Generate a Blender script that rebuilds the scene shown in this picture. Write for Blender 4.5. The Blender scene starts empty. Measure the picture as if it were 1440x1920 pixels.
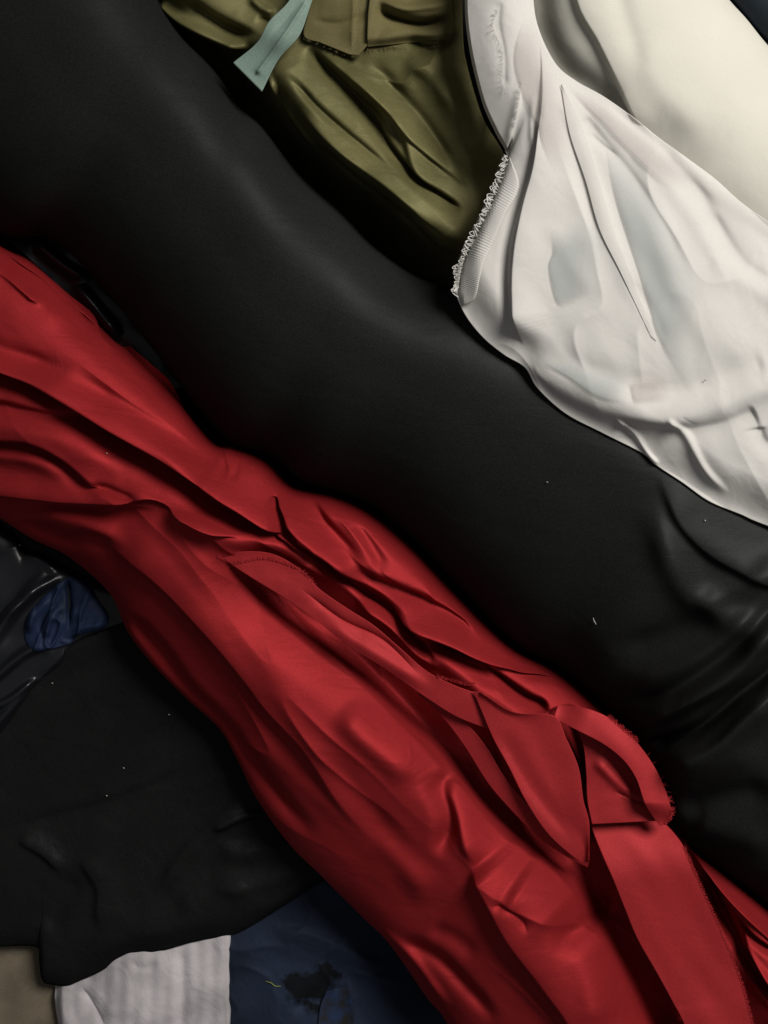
import bpy, math, random
import numpy as np
from mathutils import Vector
random.seed(7); rng = np.random.default_rng(7)
scene = bpy.context.scene
C = scene.collection
S = 0.0006            # metres per millimetre-like layout unit (the pile is laid out in plan units)
D = 2200.0            # camera height in plan units

# ---------------------------------------------------------------- camera, world, lamps, exposure
cam_d = bpy.data.cameras.new('camera'); cam = bpy.data.objects.new('camera', cam_d); C.objects.link(cam)
cam.location = (0, 0, D*S); cam.rotation_euler = (0, 0, 0)
cam_d.sensor_fit = 'VERTICAL'; cam_d.sensor_height = 24.0
cam_d.lens = 24.0*D/1920.0
cam_d.clip_start = 0.01; cam_d.clip_end = 50
scene.camera = cam
w = bpy.data.worlds.new('World'); scene.world = w; w.use_nodes = True
w.node_tree.nodes['Background'].inputs[0].default_value = (0.95, 0.97, 1.0, 1)
w.node_tree.nodes['Background'].inputs[1].default_value = 0.09
def area(name, loc, target, size, power, col):
    l = bpy.data.lights.new(name, 'AREA'); l.shape = 'DISK'; l.size = size; l.energy = power; l.color = col
    o = bpy.data.objects.new(name, l); C.objects.link(o); o.location = loc
    o.rotation_euler = (Vector(target)-Vector(loc)).to_track_quat('-Z', 'Y').to_euler()
area('ceiling_lamp', (1.30, 1.15, 2.1), (0.02, -0.05, 0.1), 1.15, 74, (1.0, 0.97, 0.925))
scene.view_settings.view_transform = 'Standard'; scene.view_settings.look = 'None'
scene.view_settings.exposure = 0.0; scene.view_settings.gamma = 1.0
scene.view_settings.use_curve_mapping = False
scene.cycles.max_bounces = 6

# ---------------------------------------------------------------- materials
def cloth_mat(name, col, rough=0.8, spec=0.2, sheen=0.0, sheen_col=(1,1,1), bump=0.15, var=0.12, scale=900,
              var_scale=14, alpha=None, transl=0.0, col2=None, metal=0.0, crumple=0.0, grain=0.14, streak=1.0):
    m = bpy.data.materials.new(name); m.use_nodes = True
    nt = m.node_tree; N = nt.nodes; L = nt.links
    b = N['Principled BSDF']
    tc = N.new('ShaderNodeTexCoord')
    n1 = N.new('ShaderNodeTexNoise'); n1.inputs['Scale'].default_value = var_scale; n1.inputs['Detail'].default_value = 5
    n2 = N.new('ShaderNodeTexNoise'); n2.inputs['Scale'].default_value = scale; n2.inputs['Detail'].default_value = 2
    L.new(tc.outputs['Object'], n1.inputs['Vector']); L.new(tc.outputs['Object'], n2.inputs['Vector'])
    mx = N.new('ShaderNodeMix'); mx.data_type = 'RGBA'
    c2 = col2 if col2 else tuple(min(1, c*(1+var)) for c in col)
    mx.inputs[6].default_value = (*[c*(1-var) for c in col], 1); mx.inputs[7].default_value = (*c2, 1)
    rp = N.new('ShaderNodeMapRange'); rp.inputs[1].default_value = 0.35; rp.inputs[2].default_value = 0.65
    L.new(n1.outputs['Fac'], rp.inputs[0]); L.new(rp.outputs[0], mx.inputs[0])
    mx2 = N.new('ShaderNodeMix'); mx2.data_type = 'RGBA'; mx2.blend_type = 'MULTIPLY'; mx2.inputs[0].default_value = 1
    r2 = N.new('ShaderNodeMapRange'); r2.inputs[1].default_value = 0.3; r2.inputs[2].default_value = 0.7
    r2.inputs[3].default_value = 1-grain; r2.inputs[4].default_value = 1+grain
    L.new(n2.outputs['Fac'], r2.inputs[0]); L.new(mx.outputs[2], mx2.inputs[6]); L.new(r2.outputs[0], mx2.inputs[7])
    L.new(mx2.outputs[2], b.inputs['Base Color'])
    b.inputs['Metallic'].default_value = metal; b.inputs['Roughness'].default_value = rough; b.inputs['Specular IOR Level'].default_value = spec
    b.inputs['Sheen Weight'].default_value = sheen; b.inputs['Sheen Tint'].default_value = (*sheen_col, 1)
    b.inputs['Sheen Roughness'].default_value = 0.4
    bp = N.new('ShaderNodeBump'); bp.inputs['Strength'].default_value = bump; bp.inputs['Distance'].default_value = 0.001
    L.new(n2.outputs['Fac'], bp.inputs['Height'])
    if crumple > 0:
        n3 = N.new('ShaderNodeTexNoise'); n3.inputs['Scale'].default_value = 28; n3.inputs['Detail'].default_value = 3
        n3.inputs['Distortion'].default_value = 0.6
        mp = N.new('ShaderNodeMapping'); mp.inputs['Rotation'].default_value = (0, 0, math.radians(47)); mp.inputs['Scale'].default_value = (streak, 1, 1)
        L.new(tc.outputs['Object'], mp.inputs['Vector']); L.new(mp.outputs[0], n3.inputs['Vector'])
        b2 = N.new('ShaderNodeBump'); b2.inputs['Strength'].default_value = crumple; b2.inputs['Distance'].default_value = 0.012
        L.new(n3.outputs['Fac'], b2.inputs['Height']); L.new(b2.outputs[0], bp.inputs['Normal'])
    L.new(bp.outputs[0], b.inputs['Normal'])
    out = N['Material Output']; sh = b.outputs[0]
    if transl > 0:
        t = N.new('ShaderNodeBsdfTranslucent'); L.new(mx2.outputs[2], t.inputs[0])
        a = N.new('ShaderNodeMixShader'); a.inputs[0].default_value = transl
        L.new(sh, a.inputs[1]); L.new(t.outputs[0], a.inputs[2]); sh = a.outputs[0]
    if alpha is not None:
        t = N.new('ShaderNodeBsdfTransparent')
        a = N.new('ShaderNodeMixShader'); a.inputs[0].default_value = alpha
        L.new(t.outputs[0], a.inputs[1]); L.new(sh, a.inputs[2]); sh = a.outputs[0]
    L.new(sh, out.inputs['Surface'])
    return m
M = {
 'black': cloth_mat('matte_black_cloth', (0.0135,0.0140,0.0132), 0.55, 0.09, 0.0, metal=0.1, bump=0.12, var=0.14, var_scale=7, crumple=0.09, streak=0.4, grain=0.4, scale=1000),
 'black2': cloth_mat('dull_black_cloth', (0.009,0.0092,0.0092), 0.6, 0.18, bump=0.14, var=0.12, crumple=0.2, grain=0.35),
 'satin': cloth_mat('glossy_black_satin', (0.009,0.0095,0.012), 0.34, 0.5, bump=0.08, var=0.1),
 'red': cloth_mat('red_satin', (0.295,0.018,0.021), 0.62, 0.12, 0.0, grain=0.18, scale=1300, bump=0.22, var=0.06, crumple=0.16, streak=0.3, metal=0.5),
 'redcut': cloth_mat('red_cloth_strip', (0.35,0.023,0.027), 0.6, 0.15, metal=0.3, bump=0.1, var=0.04, crumple=0.05),
 'redfray': cloth_mat('red_fray', (0.42,0.03,0.035), 0.8, 0.1, var=0.1),
 'olive': cloth_mat('olive_satin', (0.112,0.104,0.040), 0.55, 0.14, metal=0.28, bump=0.06, var=0.18, var_scale=18, col2=(0.15,0.135,0.058), crumple=0.2, streak=0.3),
 'olivehem': cloth_mat('olive_hem', (0.115,0.098,0.040), 0.7, 0.15, bump=0.1, var=0.1),
 'mint': cloth_mat('mint_ribbon', (0.20,0.275,0.23), 0.75, 0.15, bump=0.1, var=0.08),
 'white': cloth_mat('white_cloth', (0.80,0.775,0.735), 0.7, 0.15, bump=0.05, var=0.02, transl=0.30, grain=0.03, crumple=0.12),
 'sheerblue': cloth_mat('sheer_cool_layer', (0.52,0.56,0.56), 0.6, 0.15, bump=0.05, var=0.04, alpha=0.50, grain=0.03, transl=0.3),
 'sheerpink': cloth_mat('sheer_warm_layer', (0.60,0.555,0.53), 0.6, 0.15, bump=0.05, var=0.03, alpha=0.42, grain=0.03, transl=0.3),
 'cream': cloth_mat('cream_cloth', (0.57,0.55,0.48), 0.8, 0.1, bump=0.04, grain=0.03, var=0.05, var_scale=6, crumple=0.08),
 'fringe': cloth_mat('white_thread', (0.78,0.76,0.72), 0.8, 0.1, transl=0.2),
 'navy': cloth_mat('navy_cloth', (0.014,0.021,0.040), 0.75, 0.15, bump=0.15, var=0.35, var_scale=10, crumple=0.25),
 'blue': cloth_mat('blue_satin', (0.012,0.020,0.048), 0.6, 0.14, bump=0.08, var=0.3, var_scale=30),
 'darkblue': cloth_mat('dark_navy_roll', (0.010,0.016,0.024), 0.7, 0.2),
 'knit': cloth_mat('pale_grey_cloth', (0.42,0.39,0.40), 0.85, 0.1, bump=0.2, grain=0.06, var=0.28, var_scale=16, crumple=0.3),
 'brown': cloth_mat('brown_cloth', (0.165,0.135,0.095), 0.9, 0.1, bump=0.3, var=0.18, var_scale=20),
 'ink': cloth_mat('black_patch', (0.006,0.008,0.012), 0.8, 0.1),
 'yellow': cloth_mat('yellow_thread', (0.30,0.32,0.08), 0.8, 0.1),
 'lint': cloth_mat('lint', (0.45,0.45,0.42), 0.9, 0.1),
 'table': cloth_mat('table_cover', (0.02,0.02,0.02), 0.9, 0.1),
}
def matte_sheen(m, gloss, rough):
    """dyed-black cloth: diffuse plus a weak, angle-independent sheen."""
    nt = m.node_tree; N = nt.nodes; L = nt.links; b = N['Principled BSDF']
    d = N.new('ShaderNodeBsdfDiffuse'); g = N.new('ShaderNodeBsdfGlossy'); a = N.new('ShaderNodeAddShader')
    L.new(b.inputs['Base Color'].links[0].from_socket, d.inputs['Color'])
    nrm = b.inputs['Normal'].links[0].from_socket
    L.new(nrm, d.inputs['Normal']); L.new(nrm, g.inputs['Normal'])
    g.inputs['Color'].default_value = (*gloss, 1); g.inputs['Roughness'].default_value = rough
    L.new(d.outputs[0], a.inputs[0]); L.new(g.outputs[0], a.inputs[1]); L.new(a.outputs[0], N['Material Output'].inputs['Surface'])
matte_sheen(M['black'], (0.0075,0.0078,0.0076), 0.48)
matte_sheen(M['black2'], (0.007,0.007,0.0075), 0.42)
def fading(m):
    """gauzy layer: its weave thins out towards one long side and both ends."""
    nt = m.node_tree; N = nt.nodes; L = nt.links
    mix = [n for n in N if n.type == 'MIX_SHADER'][-1]; a0 = mix.inputs[0].default_value
    uv = N.new('ShaderNodeUVMap'); sp = N.new('ShaderNodeSeparateXYZ'); L.new(uv.outputs[0], sp.inputs[0])
    def ramp(src, a, b):
        q = N.new('ShaderNodeMapRange'); q.interpolation_type = 'SMOOTHSTEP'
        q.inputs[1].default_value = a; q.inputs[2].default_value = b; L.new(src, q.inputs[0]); return q.outputs[0]
    def mul(x, y):
        q = N.new('ShaderNodeMath'); q.operation = 'MULTIPLY'; L.new(x, q.inputs[0])
        if isinstance(y, float): q.inputs[1].default_value = y
        else: L.new(y, q.inputs[1])
        return q.outputs[0]
    L.new(mul(mul(mul(ramp(sp.outputs[0],0,.3), ramp(sp.outputs[0],1,.7)), ramp(sp.outputs[1],1,.35)), a0), mix.inputs[0])
for k_ in ('sheerblue','sheerpink'): fading(M[k_])
# ribbed selvage: fine ridges across the band, driven by the mesh's own UV
def selvage_mat():
    m = M['white'].copy(); m.name = 'white_selvage'
    N = m.node_tree.nodes; L = m.node_tree.links
    uv = N.new('ShaderNodeUVMap'); wv = N.new('ShaderNodeTexWave'); wv.bands_direction = 'X'
    wv.inputs['Scale'].default_value = 26; wv.inputs['Distortion'].default_value = 0.15
    L.new(uv.outputs[0], wv.inputs['Vector'])
    bp = N.new('ShaderNodeBump'); bp.inputs['Strength'].default_value = 0.28; bp.inputs['Distance'].default_value = 0.0015
    L.new(wv.outputs['Fac'], bp.inputs['Height']); L.new(bp.outputs[0], N['Principled BSDF'].inputs['Normal'])
    return m
M['selvage'] = selvage_mat()

# ---------------------------------------------------------------- geometry helpers
def spline(pts, n):
    """Catmull-Rom through pts, n samples evenly spaced by arc length."""
    P = np.array(pts, float)
    if len(P) == 2:
        t = np.linspace(0, 1, n)[:, None]; return P[0]*(1-t)+P[1]*t
    E = np.vstack([2*P[0]-P[1], P, 2*P[-1]-P[-2]])
    out = []
    for i in range(1, len(E)-2):
        p0, p1, p2, p3 = E[i-1], E[i], E[i+1], E[i+2]
        for t in np.linspace(0, 1, 24, endpoint=False):
            out.append(0.5*((2*p1)+(-p0+p2)*t+(2*p0-5*p1+4*p2-p3)*t*t+(-p0+3*p1-3*p2+p3)*t**3))
    out.append(P[-1]); out = np.array(out)
    s = np.r_[0, np.cumsum(np.linalg.norm(np.diff(out[:, :2], axis=0), axis=1))]
    q = np.linspace(0, s[-1], n)
    return np.stack([np.interp(q, s, out[:, k]) for k in range(out.shape[1])], 1)

def paired(pts, n):
    """Catmull-Rom with even spacing in control-point index (so two edges stay paired)."""
    P = np.array(pts, float); E = np.vstack([2*P[0]-P[1], P, 2*P[-1]-P[-2]])
    q = np.linspace(0, len(P)-1, n); i = np.minimum(q.astype(int), len(P)-2); t = (q-i)[:, None]
    p0, p1, p2, p3 = E[i], E[i+1], E[i+2], E[i+3]
    return 0.5*((2*p1)+(-p0+p2)*t+(2*p0-5*p1+4*p2-p3)*t*t+(-p0+3*p1-3*p2+p3)*t**3)

def signed(px, py, pts):
    """signed distance (positive: right-hand side of travel, image y down), along fraction."""
    L = spline(pts, max(8, int(sum(np.linalg.norm(np.diff(np.array(pts, float), axis=0), axis=1))/9)))
    a = L[:-1]; b = L[1:]; ab = b-a; l2 = (ab**2).sum(1)
    best = np.full(px.shape, 1e18); sd = np.zeros(px.shape); fr = np.zeros(px.shape)
    for k in range(len(a)):
        dx = px-a[k, 0]; dy = py-a[k, 1]
        t = np.clip((dx*ab[k, 0]+dy*ab[k, 1])/l2[k], 0, 1)
        ex = dx-t*ab[k, 0]; ey = dy-t*ab[k, 1]; d2 = ex*ex+ey*ey
        m = d2 < best
        best[m] = d2[m]; fr[m] = ((k+t)/len(a))[m]
        sg = np.where(ab[k, 0]*dy-ab[k, 1]*dx >= 0, 1, -1)
        sd[m] = (sg*np.sqrt(d2))[m]
    return sd, fr

def strokes(px, py, lst):
    """lst of (pts, amp, w_left, w_right[, kind, taper0, taper1]); left = upper-right when travelling NW->SE."""
    h = np.zeros(px.shape)
    fx = px.ravel(); fy = py.ravel(); H = h.ravel()
    for s in lst:
        pts, amp, wl, wr = s[:4]
        kind = s[4] if len(s) > 4 else 'r'
        t0 = s[5] if len(s) > 5 else 0.22; t1 = s[6] if len(s) > 6 else 0.3
        P = np.array(pts, float); ln = np.linalg.norm(np.diff(P, axis=0), axis=1).sum(); amp = amp*min(1, max(0.3, ln/120)); mg = 3.2*max(wl, wr)
        sel = np.where((fx > P[:, 0].min()-mg) & (fx < P[:, 0].max()+mg) & (fy > P[:, 1].min()-mg) & (fy < P[:, 1].max()+mg))[0]
        if len(sel) == 0: continue
        d, f = signed(fx[sel], fy[sel], pts)
        T = np.ones_like(f)
        if t0 > 0: T *= np.clip(f/t0, 0, 1)
        if t1 > 0: T *= np.clip((1-f)/t1, 0, 1)
        T = T*T*(3-2*T)
        ww = np.where(d < 0, wl, wr); r = np.abs(d)/ww
        if kind == 'r': g = np.exp(-r*r)
        elif kind == 'o':
            big = (d < 0) == (wl > wr); g = np.where(big, np.exp(-r*r), np.exp(-(np.abs(d)/2.2)**2))
        elif kind == 'c': g = np.exp(-r)                    # sharp crease
        else:                                               # fold edge: smooth far side, cliff near side
            g = np.where(r < 3, np.exp(-r*r*0.9), 0)
        H[sel] += amp*T*g
    return H.reshape(px.shape)

def fbm(px, py, scale, seed, octs=3, ang=0.0, stretch=1.0):
    r = np.random.default_rng(seed); ca, sa = math.cos(ang), math.sin(ang)
    x = (px*ca+py*sa)/scale/stretch; y = (-px*sa+py*ca)/scale
    h = np.zeros(px.shape); a = 1.0
    for o in range(octs):
        for k in range(5):
            th = r.uniform(0, 2*math.pi); f = r.uniform(0.7, 1.4)*2**o; ph = r.uniform(0, 6.28)
            h += a*0.45*np.sin(f*(x*math.cos(th)+y*math.sin(th))+ph+0.7*np.sin(f*0.6*(y*math.cos(th*1.7)-x)+ph*2))
        a *= 0.45
    return h

def ridged(px, py, scale, seed, ang=0.0, stretch=1.0):
    """sharp irregular creases: ridged noise, present only in patches."""
    a = fbm(px, py, scale, seed, 2, ang, stretch); m = np.clip(0.5+0.6*fbm(px, py, scale*3, seed+50, 1), 0, 1)
    return m*(1-np.minimum(1, np.abs(a)*1.3))**2

# support map: the height of whatever has been laid so far, sampled by later cloths
G0, G1, GS = -400, 2400, 5
gn = (G1-G0)//GS+1
SUP = np.zeros((gn, gn))
def sup_add(px, py, h):
    i = np.clip(((px-G0)/GS).round().astype(int), 0, gn-1).ravel(); j = np.clip(((py-G0)/GS).round().astype(int), 0, gn-1).ravel()
    np.maximum.at(SUP, (j, i), h.ravel())
def blur(a, k):
    ker = np.exp(-np.linspace(-2, 2, 2*k+1)**2); ker /= ker.sum()
    for ax in (0, 1):
        a = np.apply_along_axis(lambda v: np.convolve(np.pad(v, k, 'edge'), ker, 'valid'), ax, a)
    return a
def sup(px, py, k=0):
    g = blur(SUP, k) if k else SUP
    x = np.clip((px-G0)/GS, 0, gn-1.001); y = np.clip((py-G0)/GS, 0, gn-1.001)
    i = x.astype(int); j = y.astype(int); fx = x-i; fy = y-j
    return (g[j, i]*(1-fx)+g[j, i+1]*fx)*(1-fy)+(g[j+1, i]*(1-fx)+g[j+1, i+1]*fx)*fy

def to_world(px, py, h):
    f = (D-h)/D
    return np.stack([(px-720)*f*S, (960-py)*f*S, h*S], -1)

def mesh_grid(name, W, mat, parent=None, wrap_v=False, thick=0.0, uv=True):
    nu, nv = W.shape[:2]
    idx = np.arange(nu*nv).reshape(nu, nv)
    a = idx[:-1, :]; b = idx[1:, :]
    if wrap_v:
        a2 = np.roll(a, -1, 1); b2 = np.roll(b, -1, 1)
    else:
        a2 = a[:, 1:]; b2 = b[:, 1:]; a = a[:, :-1]; b = b[:, :-1]
    F = np.stack([a, b, b2, a2], -1).reshape(-1, 4)
    me = bpy.data.meshes.new(name)
    me.vertices.add(nu*nv); me.vertices.foreach_set('co', W.reshape(-1).astype(np.float32))
    me.loops.add(F.size); me.loops.foreach_set('vertex_index', F.reshape(-1).astype(np.int32))
    me.polygons.add(len(F)); me.polygons.foreach_set('loop_start', np.arange(0, F.size, 4, dtype=np.int32))
    me.update(calc_edges=True); me.validate()
    if uv and not wrap_v:
        u = np.linspace(0, 1, nu)[:, None]*np.ones((1, nv)); v = np.linspace(0, 1, nv)[None]*np.ones((nu, 1))
        UV = np.stack([u, v], -1).reshape(-1, 2)[F.reshape(-1)]
        l = me.uv_layers.new(name='UVMap'); l.data.foreach_set('uv', UV.reshape(-1).astype(np.float32))
    me.polygons.foreach_set('use_smooth', np.ones(len(F), dtype=bool))
    me.materials.append(mat)
    o = bpy.data.objects.new(name, me); C.objects.link(o)
    if parent: o.parent = parent
    if thick > 0:
        md = o.modifiers.new('thickness', 'SOLIDIFY'); md.thickness = thick; md.offset = 0
    return o

def leaned(px, py, st, k):
    """real folds flop over: raised cloth shifts sideways, so one flank turns steep and tucks under."""
    return px-k*st*0.66, py+k*st*0.75

def sheet(name, A, B, hfun, mat, nu=300, nv=150, parent=None, thick=0.0008, pair=False, lay=True, lean=0.0, folds=None):
    f = paired if pair else spline
    a = f(A, nu)[:, None, :]; b = f(B, nu)[:, None, :]
    t = np.linspace(0, 1, nv)[None, :, None]
    P = a*(1-t)+b*t
    px, py = P[..., 0], P[..., 1]
    u = np.linspace(0, 1, nu)[:, None]*np.ones((1, nv)); v = np.linspace(0, 1, nv)[None]*np.ones((nu, 1))
    h = hfun(px, py, u, v)
    if folds is not None: px, py = leaned(px, py, np.clip(folds(px, py), -25, 40)*sm(v,0,.06)*sm(1-v,0,.06), lean)
    if lay: sup_add(px, py, h)
    return mesh_grid(name, to_world(px, py, h), mat, parent, thick=thick)

def roll(name, A, B, hc, hh, hfun, mat, nu=600, nv=200, pw=0.8, parent=None, flat=2.0, tilt=0.0, lean=0.0):
    """closed flattened tube between two plan edges: a real roll, with an underside."""
    a = spline(A, nu)[:, None, :]; b = spline(B, nu)[:, None, :]
    th = np.r_[np.linspace(0, math.pi, nv), np.linspace(math.pi, 2*math.pi, 26)[1:-1]]
    # top spaced evenly in plan, but with close vertices at the rims
    t = (1-np.cos(th))/2
    mixt = np.linspace(0, 1, nv); t[:nv] = 0.6*t[:nv]+0.4*mixt
    t = t[None, :, None]; P = a*(1-t)+b*t
    px, py = P[..., 0], P[..., 1]
    tt = t[0, :, 0]; prof = (np.clip(1-np.abs(2*tt-1)**np.where(tt > 0.5, flat, 2.0), 0, 1))**(pw/2)
    sg = np.where(np.arange(len(th)) < nv, 1.0, -1.0)
    u = np.linspace(0, 1, nu)[:, None]
    HC = hc(u) if callable(hc) else hc; HH = hh(u) if callable(hh) else hh
    h = HC+tilt*(tt[None]*tt[None]*(3-2*tt[None]))+HH*prof[None]*sg[None]
    wgt = np.where(sg > 0, np.clip(prof*2.2, 0, 1), 0)[None]
    st = wgt*hfun(px, py, u*np.ones((1, len(th))), tt[None]*np.ones((nu, 1)))
    h = h+st
    if lean: px, py = leaned(px, py, np.clip(st, -40, 40)*sm(wgt, 0, 1), lean)
    h = np.maximum(h, 2)
    sup_add(px[:, :nv], py[:, :nv], h[:, :nv])
    return mesh_grid(name, to_world(px, py, h), mat, parent, wrap_v=True)

def hairs(name, curve, hfun, mat, n, length, parent, side=1, rad=0.5, loops=False, jit=0.5, curl=0.6):
    """short frayed yarns along a cut edge, all one mesh."""
    L = spline(curve, n); T = np.gradient(L, axis=0); T /= np.linalg.norm(T, axis=1)[:, None]+1e-9
    Nn = np.stack([-T[:, 1], T[:, 0]], 1)*side
    V = []; F = []
    for i in range(n):
        ln = length*random.uniform(0.35, 1.25); p = L[i]+T[i]*random.uniform(-2, 2)
        d = Nn[i]+T[i]*random.uniform(-jit, jit); k = 6 if not loops else 10
        cur = random.uniform(-curl, curl); pts = []
        h0 = hfun(p[0], p[1])
        for j in range(k):
            s = j/(k-1)
            if loops:
                a = s*math.pi*1.15; q = p+d*ln*math.sin(a)*0.9+T[i]*ln*0.40*(1-math.cos(a))
                hh = h0+1.0+3.0*math.sin(a*1.0)
            else:
                q = p+d*ln*(s-0.15)+T[i]*cur*ln*s*s; hh = h0+0.8+random.uniform(-.6, 2.2)*s
            pts.append((q[0], q[1], hh))
        pts = np.array(pts); base = len(V)
        tg = np.gradient(pts, axis=0); tg /= np.linalg.norm(tg, axis=1)[:, None]+1e-9
        for j in range(k):
            s1 = np.cross(tg[j], (0, 0, 1)); s1 /= np.linalg.norm(s1)+1e-9; s2 = np.cross(tg[j], s1)
            r = rad*(1-0.5*j/(k-1)) if not loops else rad
            for c in range(3):
                an = c*2.094; q = pts[j]+r*(s1*math.cos(an)+s2*math.sin(an))
                V.append(to_world(q[0], q[1], q[2]))
        for j in range(k-1):
            for c in range(3):
                c2 = (c+1) % 3
                F.append((base+j*3+c, base+j*3+c2, base+j*3+3+c2, base+j*3+3+c))
    me = bpy.data.meshes.new(name); me.from_pydata([tuple(v) for v in V], [], F); me.materials.append(mat)
    me.polygons.foreach_set('use_smooth', np.ones(len(F), dtype=bool))
    o = bpy.data.objects.new(name, me); C.objects.link(o)
    if parent: o.parent = parent
    return o

def thing(name, label, cat, at, group=None):
    o = bpy.data.objects.new(name, None); C.objects.link(o); o['label'] = label; o['category'] = cat
    if group: o['group'] = group
    p = to_world(np.float64(at[0]), np.float64(at[1]), np.float64(at[2])); o['_at'] = 0; del o['_at']
    BASES[o] = Vector([float(c) for c in p]); return o
BASES = {}
def seat_bases():
    """move each Empty to its thing's base without moving the parts."""
    for o, p in BASES.items():
        o.location = p
        for c in o.children: c.location = tuple(Vector(c.location)-p)
def tag(o, label, cat, group=None):
    o['label'] = label; o['category'] = cat
    if group: o['group'] = group
    return o
def S0(px, py, k=0): return sup(np.array([[px]], float), np.array([[py]], float), k)[0, 0]
sm = lambda x, a, b: (lambda t: t*t*(3-2*t))(np.clip((x-a)/(b-a), 0, 1))

# ---------------------------------------------------------------- the surface under the pile
tb = sheet('table', [(-900,-700),(-900,2700)], [(2400,-700),(2400,2700)], lambda x,y,u,v: 0*x, M['table'], 10, 10, thick=0, lay=False)
tb['kind'] = 'structure'

# ---------------------------------------------------------------- cloths at the bottom left
def h_brown(x,y,u,v): return 8+2.5*fbm(x,y,60,1)
o = sheet('brown_cloth', [(-260,1640),(-260,2200)], [(190,1640),(230,2200)], h_brown, M['brown'], 120, 100, thick=0.002)
tag(o, 'coarse brown cloth showing in the bottom left corner beside the pale grey cloth', 'cloth')

def h_navy(x,y,u,v):
    return 22+5*fbm(x,y,70,3,3)+5*ridged(x,y,30,222,0.5,1.5)+strokes(x,y,[
        ([(520,1680),(600,1650),(680,1700),(760,1760)],14,14,26),
        ([(500,1740),(600,1760),(680,1800),(760,1830)],10,10,22),
        ([(655,1820),(700,1830),(760,1840)],9,6,12,'c'),
        ([(650,1830),(662,1880),(672,1960)],8,5,10,'c'),
        ([(540,1900),(600,1860),(640,1800)],-8,12,12)])
nv = thing('navy_cloth', 'rumpled navy blue cloth with a black blotch under the lower end of the red roll', 'cloth', (620,1830,0))
sheet('cloth', [(430,1600),(425,1700),(428,1800),(430,1900),(420,2200)], [(900,1500),(900,1700),(900,1800),(960,2000),(1000,2200)], h_navy, M['navy'], 260, 200, nv, thick=0.0015)
# black blotch mixed into the navy cloth's colour, with a ragged outline
def black_blotch(m, cx, cy, rx):
    nt = m.node_tree; N = nt.nodes; L = nt.links; b = N['Principled BSDF']
    tc = N.new('ShaderNodeTexCoord'); nz = N.new('ShaderNodeTexNoise'); nz.inputs['Scale'].default_value = 38; nz.inputs['Detail'].default_value = 6
    L.new(tc.outputs['Object'], nz.inputs['Vector'])
    sub = N.new('ShaderNodeVectorMath'); sub.operation = 'SUBTRACT'; sub.inputs[1].default_value = (cx, cy, 0.013); L.new(tc.outputs['Object'], sub.inputs[0])
    ln = N.new('ShaderNodeVectorMath'); ln.operation = 'LENGTH'; L.new(sub.outputs[0], ln.inputs[0])
    ad = N.new('ShaderNodeMath'); ad.operation = 'MULTIPLY_ADD'; ad.inputs[1].default_value = 0.11; L.new(nz.outputs['Fac'], ad.inputs[0]); L.new(ln.outputs['Value'], ad.inputs[2])
    mr = N.new('ShaderNodeMapRange'); mr.inputs[1].default_value = rx+0.055+0.004; mr.inputs[2].default_value = rx+0.055-0.004; L.new(ad.outputs[0], mr.inputs[0])
    mx = N.new('ShaderNodeMix'); mx.data_type = 'RGBA'; mx.inputs[7].default_value = (0.004, 0.005, 0.007, 1)
    old = b.inputs['Base Color'].links[0].from_socket
    L.new(old, mx.inputs[6]); L.new(mr.outputs[0], mx.inputs[0]); L.new(mx.outputs[2], b.inputs['Base Color'])
black_blotch(M['navy'], (590-720)*S*0.99, (960-1862)*S*0.99, 0.027)
pr = cloth_mat('printed_scrap', (0.05,0.045,0.04), 0.7, 0.2, var=0.6, var_scale=60, col2=(0.018,0.035,0.085))
sheet('printed_scrap', [(612,1858),(600,1890),(592,1960)], [(652,1850),(662,1890),(668,1960)], lambda x,y,u,v: h_navy(x,y,u,v)+5, pr, 40, 30, nv, thick=0.0004, lay=False)

def h_knit(x,y,u,v):
    return 38+4.5*fbm(x,y,45,5,3)+2.0*np.sin(x/4.6+0.6*np.sin(y/60))*0.4+strokes(x,y,[
        ([(150,1845),(175,1880),(200,1930)],-11,6,10,'c'),
        ([(110,1850),(118,1900),(150,1960)],10,14,14),
        ([(330,1760),(345,1850),(335,1960)],-7,16,16),
        ([(240,1800),(270,1815),(300,1805)],-5,8,8)])-20*sm(x,425,441)-18*(1-sm(x,103,120))
kn = sheet('pale_grey_cloth', [(118,1700),(104,1850),(104,1880),(112,1930),(150,2150)], [(441,1700),(439,1760),(438,1850),(432,1900),(420,2150)], h_knit, M['knit'], 220, 170, thick=0.0015)
tag(kn, 'pale grey ribbed cloth, slightly grubby, between the brown cloth and the navy cloth', 'cloth')

# black cloth, lower left
def h_bcl(x,y,u,v):
    h = 62+3.5*fbm(x,y,120,8,2)+2.5*ridged(x,y,45,210,-0.5,2.5)+0.7*strokes(x,y,BCL)
    return h
BCL = [
        ([(0,1560),(120,1530),(230,1500),(340,1450),(400,1400)],-9,10,26),
        ([(30,1565),(90,1600),(125,1640)],13,12,8),
        ([(150,1600),(190,1660),(190,1710),(200,1750)],12,26,9),
        ([(80,1750),(110,1700),(150,1635)],-12,22,18),
        ([(300,1680),(340,1610),(410,1540),(500,1470)],13,10,16),
        ([(400,1555),(450,1530),(520,1515)],14,7,6),
        ([(400,1580),(450,1592),(520,1585),(600,1560)],16,9,20),
        ([(390,1640),(470,1650),(560,1630),(640,1600)],15,16,14),
        ([(330,1700),(400,1665),(500,1660)],12,14,18),
        ([(140,1810),(220,1760),(320,1730),(460,1690),(600,1630)],16,30,24),
        ([(0,1260),(120,1220),(220,1170)],9,8,14),
        ([(60,1300),(170,1250),(260,1180)],-5,10,20)]
BCL = [(b[0],b[1],b[2]*1.4,b[3]*1.4) for b in BCL]
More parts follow.
